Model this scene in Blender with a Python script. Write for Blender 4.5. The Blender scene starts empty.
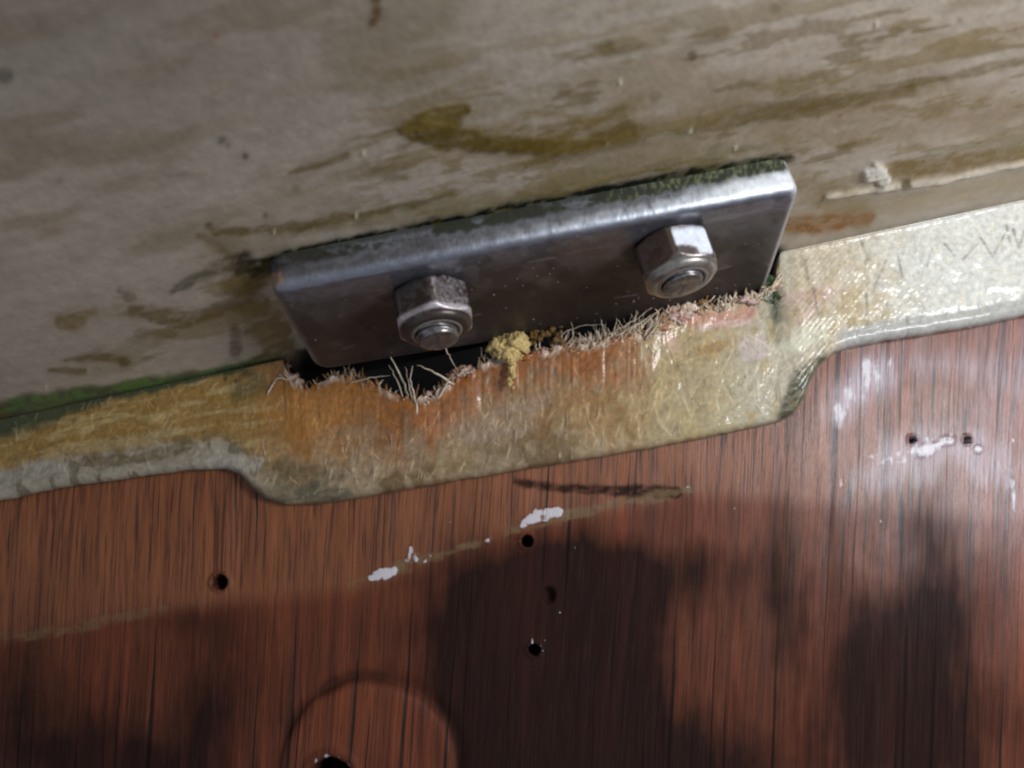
import bpy, math, random
import numpy as np
from mathutils import Matrix, Vector
random.seed(4); RNG = np.random.default_rng(4)
S = bpy.context.scene
COL = S.collection
# ------------------------------------------------------------------ camera, world, lamp, exposure
# camera frame: x right, y up, z towards the viewer; world = (x, -z, y).  1 unit = 10 cm
FPX = 796.0
cam_d = bpy.data.cameras.new('camera'); cam = bpy.data.objects.new('camera', cam_d); COL.objects.link(cam)
cam_d.sensor_width = 36; cam_d.lens = 36*FPX/1024
cam.rotation_euler = (math.radians(90), 0, 0)
cam_d.clip_start = 0.01; cam_d.clip_end = 200
cam_d.dof.use_dof = True; cam_d.dof.focus_distance = 2.22; cam_d.dof.aperture_fstop = 1.0
S.camera = cam
w = bpy.data.worlds.new('World'); S.world = w; w.use_nodes = True
w.node_tree.nodes['Background'].inputs[0].default_value = (0.80, 0.86, 1.0, 1)
w.node_tree.nodes['Background'].inputs[1].default_value = 0.29
def lamp(name, pos, target, size, energy, color):
    l = bpy.data.lights.new(name, 'AREA'); l.shape = 'RECTANGLE'; l.size = size[0]; l.size_y = size[1]; l.energy = energy; l.color = color
    o = bpy.data.objects.new(name, l); COL.objects.link(o)
    p = Vector((pos[0], -pos[2], pos[1])); t = Vector((target[0], -target[2], target[1]))
    o.location = p; o.rotation_euler = (t-p).to_track_quat('-Z', 'Y').to_euler()
    return o
lamp('right_light', (2.22, 0.68, 0.14), (0.4, 0.15, -2.1), (0.95, 0.85), 74, (0.93, 0.96, 1.0))  # cool key light from the right; its source is out of view
S.view_settings.view_transform = 'Standard'; S.view_settings.look = 'None'
S.view_settings.exposure = 0.3; S.view_settings.gamma = 1
try:
    S.cycles.filter_width = 2.2
except Exception: pass

# ------------------------------------------------------------------ small maths
def V(*a): return np.array(a, float)
def nrm(a): return a/np.linalg.norm(a)
def ray(x, y):
    x = np.asarray(x, float); y = np.asarray(y, float)
    return np.stack([(x-512)/FPX, (384-y)/FPX, -np.ones_like(x+y)], -1)
def to_world(p): return np.stack([p[..., 0], -p[..., 2], p[..., 1]], -1)
def pz(px, n, d):                      # depth at which the rays through px meet plane n.p = d
    return d/(ray(*px)@n)
def on_plane(x, y, n, d): 
    r = ray(x, y); return r*(d/(r@n))[..., None]
# pose of the steel plate (columns u along, v across, n outwards)
PU = nrm(V(0.981, 0.190, -0.045)); PN = nrm(V(0.192, -0.890, 0.413)); PN = nrm(PN-PU*(PN@PU)); PV = np.cross(PN, PU)
PC = V(0.0715, 0.2552, -2.1443)
T_PLATE = 0.098
D_PLATE = PN@PC; D_WALL = D_PLATE-T_PLATE
def crease(x): return 420-0.215*np.asarray(x, float)
La = on_plane(0., 420., PN, D_WALL); Lb = on_plane(1024., 200., PN, D_WALL)
G = nrm(V(0.02, 0.972, -0.232))
FN = nrm(np.cross(Lb-La, G)); D_FIB = FN@La
TH = 0.05
D_WOOD = D_FIB-TH
GX = np.cross(G, FN); GX = nrm(GX); G = np.cross(FN, GX)
def frame(o, x, y, z):
    m = Matrix.Identity(4)
    for i, a in enumerate((x, y, z, o)):
        a = to_world(a)
        for k in range(3): m[k][i] = float(a[k])
    return m
def lin(r, g=None, b=None):
    c = np.array([r, g, b], float)/255
    return np.where(c <= 0.04045, c/12.92, ((c+0.055)/1.055)**2.4)
# numpy value noise
_T = RNG.random((256, 256))
def vn(x, y, seed=0):
    x = x+seed*17.31; y = y+seed*9.77
    xi = np.floor(x).astype(int); yi = np.floor(y).astype(int); fx = x-xi; fy = y-yi
    fx = fx*fx*(3-2*fx); fy = fy*fy*(3-2*fy)
    a = _T[xi & 255, yi & 255]; b = _T[(xi+1) & 255, yi & 255]; c = _T[xi & 255, (yi+1) & 255]; d = _T[(xi+1) & 255, (yi+1) & 255]
    return (a*(1-fx)+b*fx)*(1-fy)+(c*(1-fx)+d*fx)*fy
def fbm(x, y, oct=4, seed=0):
    s = 0; a = 0.5; t = 0
    for i in range(oct):
        s = s+a*vn(x, y, seed+i*3.1); t += a; a *= 0.55; x = x*2.03+1.7; y = y*2.03+4.1
    return s/t
def sst(a, b, x):
    t = np.clip((x-a)/(b-a), 0, 1); return t*t*(3-2*t)
def seg_dist(X, Y, pts):
    """distance to a polyline whose points are (x, y, half width); returns dist minus local width"""
    best = np.full(X.shape, 1e9)
    if len(pts) == 1: pts = [pts[0], (pts[0][0]+0.01, pts[0][1], pts[0][2])]
    for (x0, y0, w0), (x1, y1, w1) in zip(pts[:-1], pts[1:]):
        dx, dy = x1-x0, y1-y0; L = dx*dx+dy*dy
        t = np.clip(((X-x0)*dx+(Y-y0)*dy)/L, 0, 1)
        d = np.hypot(X-x0-t*dx, Y-y0-t*dy)-(w0+(w1-w0)*t)
        best = np.minimum(best, d)
    return best
def stain(X, Y, pts, soft=2.0, rag=4.0, seed=0, sc=0.09, grain=False):
    Yr = Y+0.2*X
    if grain: n1 = fbm(X*sc*2.2, Y*sc*0.25, 5, seed)-0.5; nb = 1.0
    else:
        n1 = 0.6*(fbm(X*sc*0.45, Yr*sc*1.9, 5, seed)-0.5)+0.5*(fbm(X*sc*0.9, Yr*sc*1.1, 5, seed+1)-0.5)
        nb = 0.68+0.32*sst(.35, .55, fbm(X*sc*1.1, Yr*sc*3.0, 4, seed+2))
    d = seg_dist(X, Y, pts)+n1*2.6*rag
    return (0.85*(1-sst(-soft, soft, d))+0.15*(1-sst(-soft, soft*3+rag, d)))*nb
def mixc(c, col, m): return c*(1-m[..., None])+np.asarray(col)*m[..., None]

# ------------------------------------------------------------------ mesh helpers
def mk(name, verts, faces, mat, M=None, parent=None, attrs=None, smooth=True):
    """verts in camera-frame coordinates; M = world matrix of the object's own frame"""
    W = to_world(np.asarray(verts, float))
    if M is None:
        c = W.mean(0); M = Matrix.Translation(Vector(c))
    Mi = np.array(M.inverted()); Lc = W@Mi[:3, :3].T+Mi[:3, 3]
    me = bpy.data.meshes.new(name); me.from_pydata(Lc.tolist(), [], [tuple(f) for f in faces])
    if attrs:
        for k, a in attrs.items():
            at = me.color_attributes.new(k, 'FLOAT_COLOR', 'POINT')
            full = np.ones((len(Lc), 4), np.float32); full[:, :a.shape[1]] = a
            at.data.foreach_set('color', full.ravel())
    if smooth: me.polygons.foreach_set('use_smooth', np.ones(len(me.polygons), bool))
    me.materials.append(mat); me.update()
    o = bpy.data.objects.new(name, me); COL.objects.link(o)
    if parent is not None:
        o.parent = parent; o.matrix_parent_inverse = Matrix.Identity(4); o.matrix_basis = PW[parent.name].inverted()@M
    else: o.matrix_world = M
    PW[o.name] = M.copy()
    return o
PW = {}
def grid_faces(nr, nc, keep=None, wrap=False):
    cc = nc if wrap else nc-1
    i, j = np.meshgrid(np.arange(nr-1), np.arange(cc), indexing='ij')
    j2 = (j+1) % nc
    f = np.stack([i*nc+j, (i+1)*nc+j, (i+1)*nc+j2, i*nc+j2], -1).reshape(-1, 4)
    if keep is not None: f = f[keep.reshape(-1)]
    return f.tolist()
def tag(o, label=None, cat=None, group=None, kind=None):
    if label: o['label'] = label
    if cat: o['category'] = cat
    if group: o['group'] = group
    if kind: o['kind'] = kind
    return o
def empty(name, M):
    o = bpy.data.objects.new(name, None); o.empty_display_size = 0.05; COL.objects.link(o); o.matrix_world = M; PW[o.name] = M.copy(); return o
def tube(pts, rad, sides=5):
    """verts, faces of a tapering tube along pts (camera frame)"""
    pts = np.asarray(pts, float); n = len(pts); vs = []; fs = []
    for i in range(n):
        t = nrm(pts[min(i+1, n-1)]-pts[max(i-1, 0)]+1e-9)
        a = nrm(np.cross(t, V(0.3, 0.5, 0.81))); b = np.cross(t, a)
        r = rad[i] if hasattr(rad, '__len__') else rad
        for k in range(sides):
            th = 2*math.pi*k/sides; vs.append(pts[i]+r*(math.cos(th)*a+math.sin(th)*b))
    for i in range(n-1):
        for k in range(sides):
            fs.append((i*sides+k, i*sides+(k+1) % sides, (i+1)*sides+(k+1) % sides, (i+1)*sides+k))
    fs.append(tuple(range(sides))[::-1]); fs.append(tuple((n-1)*sides+k for k in range(sides)))
    return vs, fs
def join(parts):
    vs = []; fs = []
    for v, f in parts:
        o = len(vs); vs += list(v); fs += [tuple(i+o for i in q) for q in f]
    return vs, fs

# ------------------------------------------------------------------ materials
class NT:
    def __init__(s, name):
        s.m = bpy.data.materials.new(name); s.m.use_nodes = True; s.t = s.m.node_tree; s.b = s.t.nodes['Principled BSDF']
    def n(s, typ, **kw):
        nd = s.t.nodes.new(typ)
        for k, v in kw.items():
            if k.startswith('_'): setattr(nd, k[1:], v)
            else: s.set(nd.inputs[k.replace('_', ' ')] if k.replace('_', ' ') in nd.inputs else nd.inputs[int(k[1:])], v)
        return nd
    def set(s, inp, v):
        if isinstance(v, bpy.types.NodeSocket): s.t.links.new(v, inp)
        else: inp.default_value = v
    def math(s, op, a, b=0.0, clamp=False):
        nd = s.t.nodes.new('ShaderNodeMath'); nd.operation = op; nd.use_clamp = clamp; s.set(nd.inputs[0], a); s.set(nd.inputs[1], b); return nd.outputs[0]
    def mix(s, f, a, b, mode='MIX'):
        nd = s.t.nodes.new('ShaderNodeMix'); nd.data_type = 'RGBA'; nd.blend_type = mode
        s.set(nd.inputs[0], f); s.set(nd.inputs[6], a); s.set(nd.inputs[7], b); return nd.outputs[2]
    def attr(s, name):
        nd = s.t.nodes.new('ShaderNodeAttribute'); nd.attribute_name = name; return nd
    def coord(s, scale=(1, 1, 1), rot=0.0):
        tc = s.t.nodes.new('ShaderNodeTexCoord'); mp = s.t.nodes.new('ShaderNodeMapping'); s.t.links.new(tc.outputs['Object'], mp.inputs[0])
        mp.inputs['Scale'].default_value = scale; mp.inputs['Rotation'].default_value = (0, 0, rot); return mp.outputs[0]
    def noise(s, vec, scale, detail=4, rough=0.55, dist=0.0):
        nd = s.t.nodes.new('ShaderNodeTexNoise'); s.t.links.new(vec, nd.inputs['Vector']); nd.inputs['Scale'].default_value = scale
        nd.inputs['Detail'].default_value = detail; nd.inputs['Roughness'].default_value = rough; nd.inputs['Distortion'].default_value = dist; return nd.outputs['Fac']
    def ramp(s, f, a, b, lo=0.0, hi=1.0):
        nd = s.t.nodes.new('ShaderNodeMapRange'); s.set(nd.inputs[0], f); nd.inputs[1].default_value = a; nd.inputs[2].default_value = b
        nd.inputs[3].default_value = lo; nd.inputs[4].default_value = hi; return nd.outputs[0]
def attr_mat(name, var=0.25, nscale=55, bump=0.15, bdist=0.004, bscale=90, coat=0.0, stretch=(1, 1, 1), spec=0.5, sss=0.0):
    t = NT(name); col = t.attr('col').outputs['Color']; sf = t.attr('surf')
    sep = t.t.nodes.new('ShaderNodeSeparateColor'); t.t.links.new(sf.outputs['Color'], sep.inputs[0])
    vec = t.coord(stretch)
    n1 = t.noise(vec, nscale, 5, 0.65); n2 = t.noise(vec, bscale, 4, 0.6)
    f = t.ramp(n1, 0.3, 0.7, 1-var, 1+var)
    vm = t.t.nodes.new('ShaderNodeVectorMath'); vm.operation = 'SCALE'; t.t.links.new(col, vm.inputs[0]); t.t.links.new(f, vm.inputs['Scale'])
    t.t.links.new(vm.outputs[0], t.b.inputs['Base Color'])
    t.t.links.new(sep.outputs[1], t.b.inputs['Metallic'])
    t.t.links.new(t.math('ADD', sep.outputs[0], t.ramp(n1, 0.3, 0.7, -0.08, 0.08), True), t.b.inputs['Roughness'])
    bp = t.n('ShaderNodeBump', Strength=bump, Distance=bdist); t.t.links.new(n2, bp.inputs['Height']); t.t.links.new(bp.outputs[0], t.b.inputs['Normal'])
    t.b.inputs['Specular IOR Level'].default_value = spec
    if coat: t.b.inputs['Coat Weight'].default_value = coat; t.b.inputs['Coat Roughness'].default_value = 0.12
    return t.m
def plain_mat(name, c, rough=0.5, var=0.3, scale=60, bump=0.2, metal=0.0, trans=0.0, c2=None):
    t = NT(name); vec = t.coord(); n = t.noise(vec, scale, 4, 0.6)
    c = tuple(c)+(1,); c2 = tuple(c2)+(1,) if c2 is not None else tuple(v*(1-var) for v in c[:3])+(1,)
    t.t.links.new(t.mix(t.ramp(n, 0.35, 0.65), c2, c), t.b.inputs['Base Color'])
    t.b.inputs['Roughness'].default_value = rough; t.b.inputs['Metallic'].default_value = metal
    t.b.inputs['Transmission Weight'].default_value = trans
    bp = t.n('ShaderNodeBump', Strength=bump, Distance=0.01); t.t.links.new(n, bp.inputs['Height']); t.t.links.new(bp.outputs[0], t.b.inputs['Normal'])
    return t.m

# ------------------------------------------------------------------ grey painted panel (underside of the deck)
def axis(lo, a, b, hi, d, D):
    return np.concatenate([np.arange(lo, a, D), np.arange(a, b, d), np.arange(b, hi+D, D)])
OCH = lin(112, 88, 42)*0.95
def build_wall():
    xs = axis(-700, -20, 1044, 1700, 1.7, 22)
    # rows measured as the distance above the crease line
    rs = axis(-30, -12, 445, 900, 1.7, 20)
    X, R = np.meshgrid(xs, rs); Y = crease(X)-R
    P = on_plane(X, Y, PN, D_WALL)
    low = fbm(X*0.006, Y*0.012, 4, 1)
    streak = fbm(X*0.010+Y*0.002, (Y+0.2*X)*0.06, 4, 5)
    c = np.ones(X.shape+(3,))*lin(162, 150, 134)
    c = c*(0.90+0.25*low)[..., None]*(0.92+0.16*streak)[..., None]
    c = mixc(c, lin(128, 112, 84), 0.55*sst(0.45, 0.7, fbm(X*0.008, (Y+0.2*X)*0.03, 4, 9)))
    # wall greyed far up on the left: weaker light painted into the colour
    c = mixc(c, lin(104, 98, 84), 0.5*sst(260, 0, Y)*sst(700, 100, X))
    h = 0.002*(low-0.5)+0.004*(streak-0.5)*sst(700, 1000, X)
    rough = 0.48-0.1*streak
    def st(pts, col, k, soft=3, rag=5, seed=0, sc=0.09, hh=0.0, rr=None):
        nonlocal c, h, rough
        m = stain(X, Y, pts, soft, rag, seed, sc)*k
        c = mixc(c, col, m); h = h+hh*m
        if rr is not None: rough = rough*(1-m)+rr*m
        return m
    dk = lin(90, 74, 28); med = lin(114, 97, 52); gr = lin(66, 66, 38)
    # broad ochre glue film beside and above the plate
    st([(450, 150, 14), (620, 140, 26), (780, 130, 26), (1020, 110, 20)], lin(122, 100, 62), 0.6, 14, 18, 31, 0.05)
    st([(280, 232, 8), (500, 200, 10), (640, 165, 8), (780, 140, 6)], med, 0.65, 6, 8, 32, 0.06, rr=0.35)
    # crisp glue runs
    st([(408, 128, 9), (436, 118, 12), (466, 108, 6)], dk, 1.0, 2, 3, 2, hh=.003, rr=0.3)
    st([(420, 129, 12), (446, 126, 11), (458, 122, 5)], dk, 1.0, 3, 3, 5, rr=0.3); st([(416, 134, 9), (446, 144, 7)], dk, 1.0, 2.5, 3, 3, rr=0.3); st([(450, 128, 5), (480, 132, 4), (530, 128, 3)], med, .7, 5, 5, 4)
    st([(480, 144, 7), (560, 150, 9), (640, 138, 9)], dk, .8, 4, 6, 8, rr=.3); st([(520, 112, 3), (590, 118, 5), (640, 100, 4)], med, .7, 5, 6, 9)
    st([(700, 120, 3), (760, 106, 4), (860, 96, 4), (930, 84, 3)], dk, .6, 4, 6, 12, .07)
    st([(426, 130, 10), (480, 142, 10), (560, 148, 8), (600, 143, 6)], dk, 0.95, 2.5, 4, 3, hh=.003, rr=0.3)
    st([(595, 140, 5), (628, 132, 11), (650, 130, 6)], dk, 0.75, 3, 5, 4, rr=0.3)
    st([(585, 128, 3), (606, 118, 4), (628, 104, 3)], dk, 0.5, 3, 4, 5)
    st([(662, 134, 4), (720, 124, 6), (800, 112, 7), (912, 90, 6)], dk, 0.72, 2.5, 5, 6, rr=0.3)
    st([(780, 80, 3), (835, 76, 5)], dk, 0.4, 3, 5, 7)
    st([(942, 80, 4), (985, 68, 5), (1030, 58, 4)], dk, 0.65, 2.5, 4, 8)
    st([(290, 173, 2), (318, 165, 4), (347, 155, 3)], dk, 0.75, 2, 3, 10)
    st([(215, 234, 4), (300, 225, 5), (380, 212, 4), (452, 193, 3)], dk, 0.8, 2.5, 5, 11, rr=0.3)
    st([(372, 170, 2), (395, 166, 4), (432, 158, 2)], dk, 0.5, 3, 5, 12)
    st([(388, 178, 5), (404, 177, 4)], dk, 0.5, 2, 4, 13); st([(296, 188, 3)], dk, 0.5, 2, 3, 14)
    st([(376, 0, 5), (377, 14, 5), (371, 26, 3)], lin(84, 56, 20), 0.85, 2, 3, 15)
    st([(607, 47, 10)], dk, 0.6, 3, 6, 16); st([(692, 56, 5)], lin(60, 46, 24), 0.8, 1.5, 2, 17); st([(565, 88, 7)], dk, 0.5, 3, 4, 18)
    st([(655, 98, 6)], dk, 0.45, 3, 4, 19); st([(805, 22, 4)], gr, 0.5, 2, 2, 20); st([(775, 8, 6)], lin(90, 70, 50), 0.5, 2, 3, 20)
    for (x, y, r, k) in ((222, 140, 4, .8), (245, 156, 4, .7), (228, 146, 2, .5), (209, 226, 4, .7), (265, 215, 3, .5), (60, 180, 4, .35), (5, 75, 9, .6), (150, 320, 3, .4), (120, 290, 3, .4), (330, 20, 3, .3), (880, 40, 3, .5), (960, 20, 3, .4)):
        st([(x, y, r)], lin(62, 56, 44), k, 1.5, 1.5, x % 7)
    st([(216, 36, 3)], lin(150, 90, 80), 0.8, 1.5, 1, 3); st([(226, 83, 3)], lin(160, 145, 110), 0.7, 1.5, 1, 3)
    for (x, y) in ((363, 153), (274, 232), (356, 216), (88, 370), (46, 388), (192, 324), (419, 228), (876, 24), (620, 82), (690, 130), (735, 148)):
        st([(x, y-2, 1.0), (x, y+2, 1.0)], lin(200, 188, 160), 0.9, 1.0, .5, 3, hh=.004, rr=0.2)
    # left of the plate: ochre and green spots
    st([(62, 322, 7), (80, 318, 9), (92, 312, 5)], med, 0.8, 3, 5, 21); st([(74, 326, 5)], lin(136, 112, 60), .7, 3, 4, 22)
    st([(133, 312, 6), (165, 318, 8), (200, 314, 6), (240, 304, 5)], dk, 0.75, 3, 6, 23); st([(140, 334, 5), (170, 332, 6)], dk, .6, 3, 5, 24)
    st([(172, 292, 2), (190, 282, 5), (214, 270, 8), (230, 262, 6)], gr, 0.75, 3, 6, 25)
    st([(66, 360, 2), (100, 356, 4), (126, 362, 5)], dk, 0.8, 2, 4, 26); st([(50, 370, 2), (84, 372, 4)], dk, .75, 2, 3, 27)
    st([(123, 362, 4)], lin(40, 38, 30), .8, 2, 3, 28); st([(128, 296, 6)], dk, .5, 2, 4, 29)
    st([(240, 285, 14), (262, 320, 20), (285, 355, 16), (262, 372, 14)], lin(92, 76, 36), 0.85, 5, 12, 33, 0.07, rr=0.35)
    st([(236, 330, 5), (236, 352, 5)], lin(58, 46, 24), .7, 3, 4, 34); st([(262, 335, 9)], lin(120, 108, 76), .7, 4, 6, 35)
    st([(200, 236, 3), (216, 244, 5), (240, 262, 7)], dk, .55, 3, 5, 36)
    st([(244, 262, 12), (252, 285, 9), (268, 266, 6)], lin(34, 36, 20), 0.9, 4, 6, 37)
    # mould along the top and left of the plate, with its dark shadow painted in
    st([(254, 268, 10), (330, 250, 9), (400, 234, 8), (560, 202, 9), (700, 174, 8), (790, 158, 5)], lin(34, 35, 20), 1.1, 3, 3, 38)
    dkh = (1-sst(3, 10, R+5*(fbm(X*.05, Y*.08, 3, 39)-.5)))*sst(286, 306, X)*sst(790, 778, X); c = mixc(c, lin(20, 15, 10), dkh); rough = rough+.3*dkh  # wall under the plate's lower edge coloured near black for the shade there
    # green mould in the crease on the left
    gl = sst(285, 225, X+8*(fbm(X*.05, Y*.05, 3, 40)-.5))*sst(-4, 2, R)*(1-sst(3+10*sst(260, 0, X), 10+13*sst(240, 0, X), R+10*(fbm(X*.05, Y*.08, 4, 41)-.5)))
    c = mixc(c, lin(52, 62, 30), gl*0.9); gl2 = gl*sst(9, 5, np.abs(R-6-7*sst(260, 0, X)))*sst(.4, .6, fbm(X*.12, Y*.2, 3, 44)); c = mixc(c, lin(84, 112, 56), gl2*.9)
    st([(30, 420-12, 5), (60, 403, 4)], lin(92, 100, 62), .8, 3, 6, 42); st([(5, 416, 5)], lin(96, 78, 34), .8, 3, 4, 43)
    st([(120, 396, 4), (200, 381, 5), (270, 364, 4)], lin(74, 98, 50), .8, 3, 4, 46); st([(232, 378, 10), (243, 371, 7)], lin(52, 78, 46), .9, 3, 6, 44)
    # right of the plate: brown glue, white ridge, tan layer
    st([(800, 185, 10), (830, 200, 16), (860, 215, 14)], lin(118, 96, 52), .7, 6, 9, 45, rr=.35)
    st([(885, 172, 8), (950, 164, 9), (1030, 152, 8)], lin(112, 88, 40), 1.1, 4, 5, 46, rr=.3)
    st([(790, 226, 8), (830, 222, 9), (870, 216, 5)], lin(124, 82, 32), 1.15, 4, 4, 47, rr=.25)
    st([(900, 205, 10), (980, 190, 10), (1040, 180, 9)], lin(150, 132, 104), .7, 4, 5, 48)
    st([(826, 196, 2.5), (870, 189, 3), (942, 180, 3.0), (1030, 161, 2.5)], lin(198, 186, 166), .95, 1.5, 2.2, 49, hh=.010, rr=.3)
    st([(868, 174, 5), (878, 170, 8), (882, 178, 6)], lin(208, 202, 190), .95, 2, 4, 50, hh=.014)
    st([(905, 184, 6)], lin(80, 70, 34), .9, 2, 3, 51)
    st([(840, 180, 3), (850, 176, 3)], lin(170, 160, 140), .6, 2, 2, 52)
    # faint raised paint ridges on the right
    for q, (x0, y0, x1, y1) in enumerate(((700, 118, 1000, 60), (560, 168, 700, 122), (740, 40, 1020, 10), (850, 120, 1030, 84), (520, 60, 760, 50), (700, 150, 900, 120))):
        st([(x0, y0, 1.5), (x1, y1, 1.5)], lin(156, 146, 130), .3, 5, 5, 60+q, 0.05, hh=.002)
    zone = sst(330, 200, R)*sst(12, 30, R)*sst(20, 260, X+60*low)*(1-.75*sst(70, 130, R)*sst(420, 320, X))*(1-.5*sst(700, 800, X)*sst(60, 40, R))
    for sd, cc, kk, lo in ((71, med, .55, .58), (72, dk, .5, .62)):
        f = fbm((X+.4*Y)*.011, (Y+.2*X)*.055, 5, sd)
        c_m = sst(lo, lo+.05, f+.10*(fbm(X*.08, (Y+.2*X)*.2, 3, sd+2)-.5))*zone*kk; c = mixc(c, cc, c_m); rough = rough-.15*c_m; h = h+.001*c_m
    h = h+0.0012*(fbm(X*.2, Y*.3, 3, 70)-.5)
    P = P+PN*h[..., None]
    surf = np.stack([rough, 0*rough, 0*rough], -1)
    m = attr_mat('grey_paint', 0.13, 26, 0.25, 0.004, 70)
    M = frame(PC-PN*T_PLATE, PU, PV, PN)
    o = mk('deck_underside', P.reshape(-1, 3), grid_faces(*X.shape), m, M, attrs={'col': c.reshape(-1, 3), 'surf': surf.reshape(-1, 3)})
    o['kind'] = 'structure'
build_wall()

# ------------------------------------------------------------------ outline of the glass laminate, in the photo's proportions
OUT = [(-700, 560), (-300, 545), (0, 499), (60, 486), (130, 476), (190, 468), (225, 467), (238, 472), (250, 485), (264, 497), (285, 503), (320, 502), (360, 496), (400, 489), (500, 472), (600, 455), (700, 437), (780, 420), (795, 412), (803, 398), (810, 380), (820, 362), (835, 351), (860, 344), (900, 337), (960, 327), (1024, 315), (1300, 268), (1700, 200)]
OX, OY = np.array(OUT).T
TORN = [(284, 358), (287, 370), (296, 384), (306, 390), (330, 379), (345, 377), (365, 383), (385, 391), (405, 400), (418, 399), (432, 396), (445, 388), (462, 378), (485, 366), (520, 357), (560, 349), (600, 342), (640, 334), (652, 330), (664, 312), (680, 306), (700, 307), (730, 303), (748, 300), (762, 296), (774, 284), (779, 262), (781, 250)]
TX, TY = np.array(TORN).T
def outl(x): 
    x = np.asarray(x, float)
    return np.interp(x, OX, OY)+3.0*(fbm(x*.05, x*0, 3, 80)-.5)
def top(x):
    x = np.asarray(x, float)
    y = np.interp(x, TX, TY)
    rag = 9*(fbm(x*.12, x*0+3, 4, 81)-.5)+7*np.maximum(0, fbm(x*.35, x*0+7, 3, 82)-.55)*-2
    return np.where((x > 284) & (x < 781), np.maximum(y+rag*sst(284, 296, x)*sst(781, 770, x), crease(x)), crease(x))
def fib_depth(X, Y):
    """depth of the laminate surface, with a fillet into the deck"""
    zf = pz((X, Y), FN, D_FIB); zw = pz((X, Y), PN, D_WALL)
    k = 0.05
    hh = np.clip(0.5+0.5*(zw-zf)/k, 0, 1)
    return zw*(1-hh)+zf*hh-k*hh*(1-hh)
def fib_pt(x, y, off=0.0):
    x = np.asarray(x, float); y = np.asarray(y, float)
    return ray(x, y)*fib_depth(x, y)[..., None]+FN*np.asarray(off)[..., None]
# loose chopped strands drawn into a height/brightness raster over the laminate
RX0, RX1, RY0, RY1 = -40, 1070, 190, 520
SS = 2
ras = np.zeros(((RY1-RY0)*SS, (RX1-RX0)*SS)); 
def raster_strokes():
    for k in range(3400):
        x = random.uniform(RX0, RX1); y0, y1 = float(crease(x)), float(np.interp(x, OX, OY)); y = random.uniform(y0, y1)
        L = random.uniform(8, 34); a = math.radians(random.gauss(78, 24) if random.random() < .75 else random.uniform(0, 180))
        if 240 < x < 640: L *= 0.8; a = math.radians(random.gauss(80, 14) if random.random() < .8 else random.uniform(20, 160))
        cv = random.uniform(-.5, .5); n = int(L*SS*1.4); amp = random.uniform(.25, 1)*(1 if random.random() < .8 else -.8)
        t = np.linspace(-.5, .5, n); th = a+cv*t
        px = (x-RX0)*SS+np.cumsum(np.cos(th))*L*SS/n; py = (y-RY0)*SS-np.cumsum(np.sin(th))*L*SS/n
        wd = random.choice((0, 0, 1)); fade = (1-(2*t)**2)*amp
        for dx in range(-wd-1, wd+2):
            xi = (px+dx).astype(int); yi = py.astype(int); ok = (xi >= 0) & (xi < ras.shape[1]) & (yi >= 0) & (yi < ras.shape[0])
            f = fade*(1 if abs(dx) <= wd else .45)
            if amp > 0: ras[yi[ok], xi[ok]] = np.maximum(ras[yi[ok], xi[ok]], f[ok])
            else: ras[yi[ok], xi[ok]] = np.minimum(ras[yi[ok], xi[ok]], f[ok])
raster_strokes()
def samp(X, Y):
    u = np.clip((X-RX0)*SS, 0, ras.shape[1]-2); v = np.clip((Y-RY0)*SS, 0, ras.shape[0]-2)
    ui = u.astype(int); vi = v.astype(int); fu = u-ui; fv = v-vi
    r = (ras[vi, ui]*(1-fu)+ras[vi, ui+1]*fu)*(1-fv)+(ras[vi+1, ui]*(1-fu)+ras[vi+1, ui+1]*fu)*fv
    return r*((X > RX0) & (X < RX1))
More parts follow.
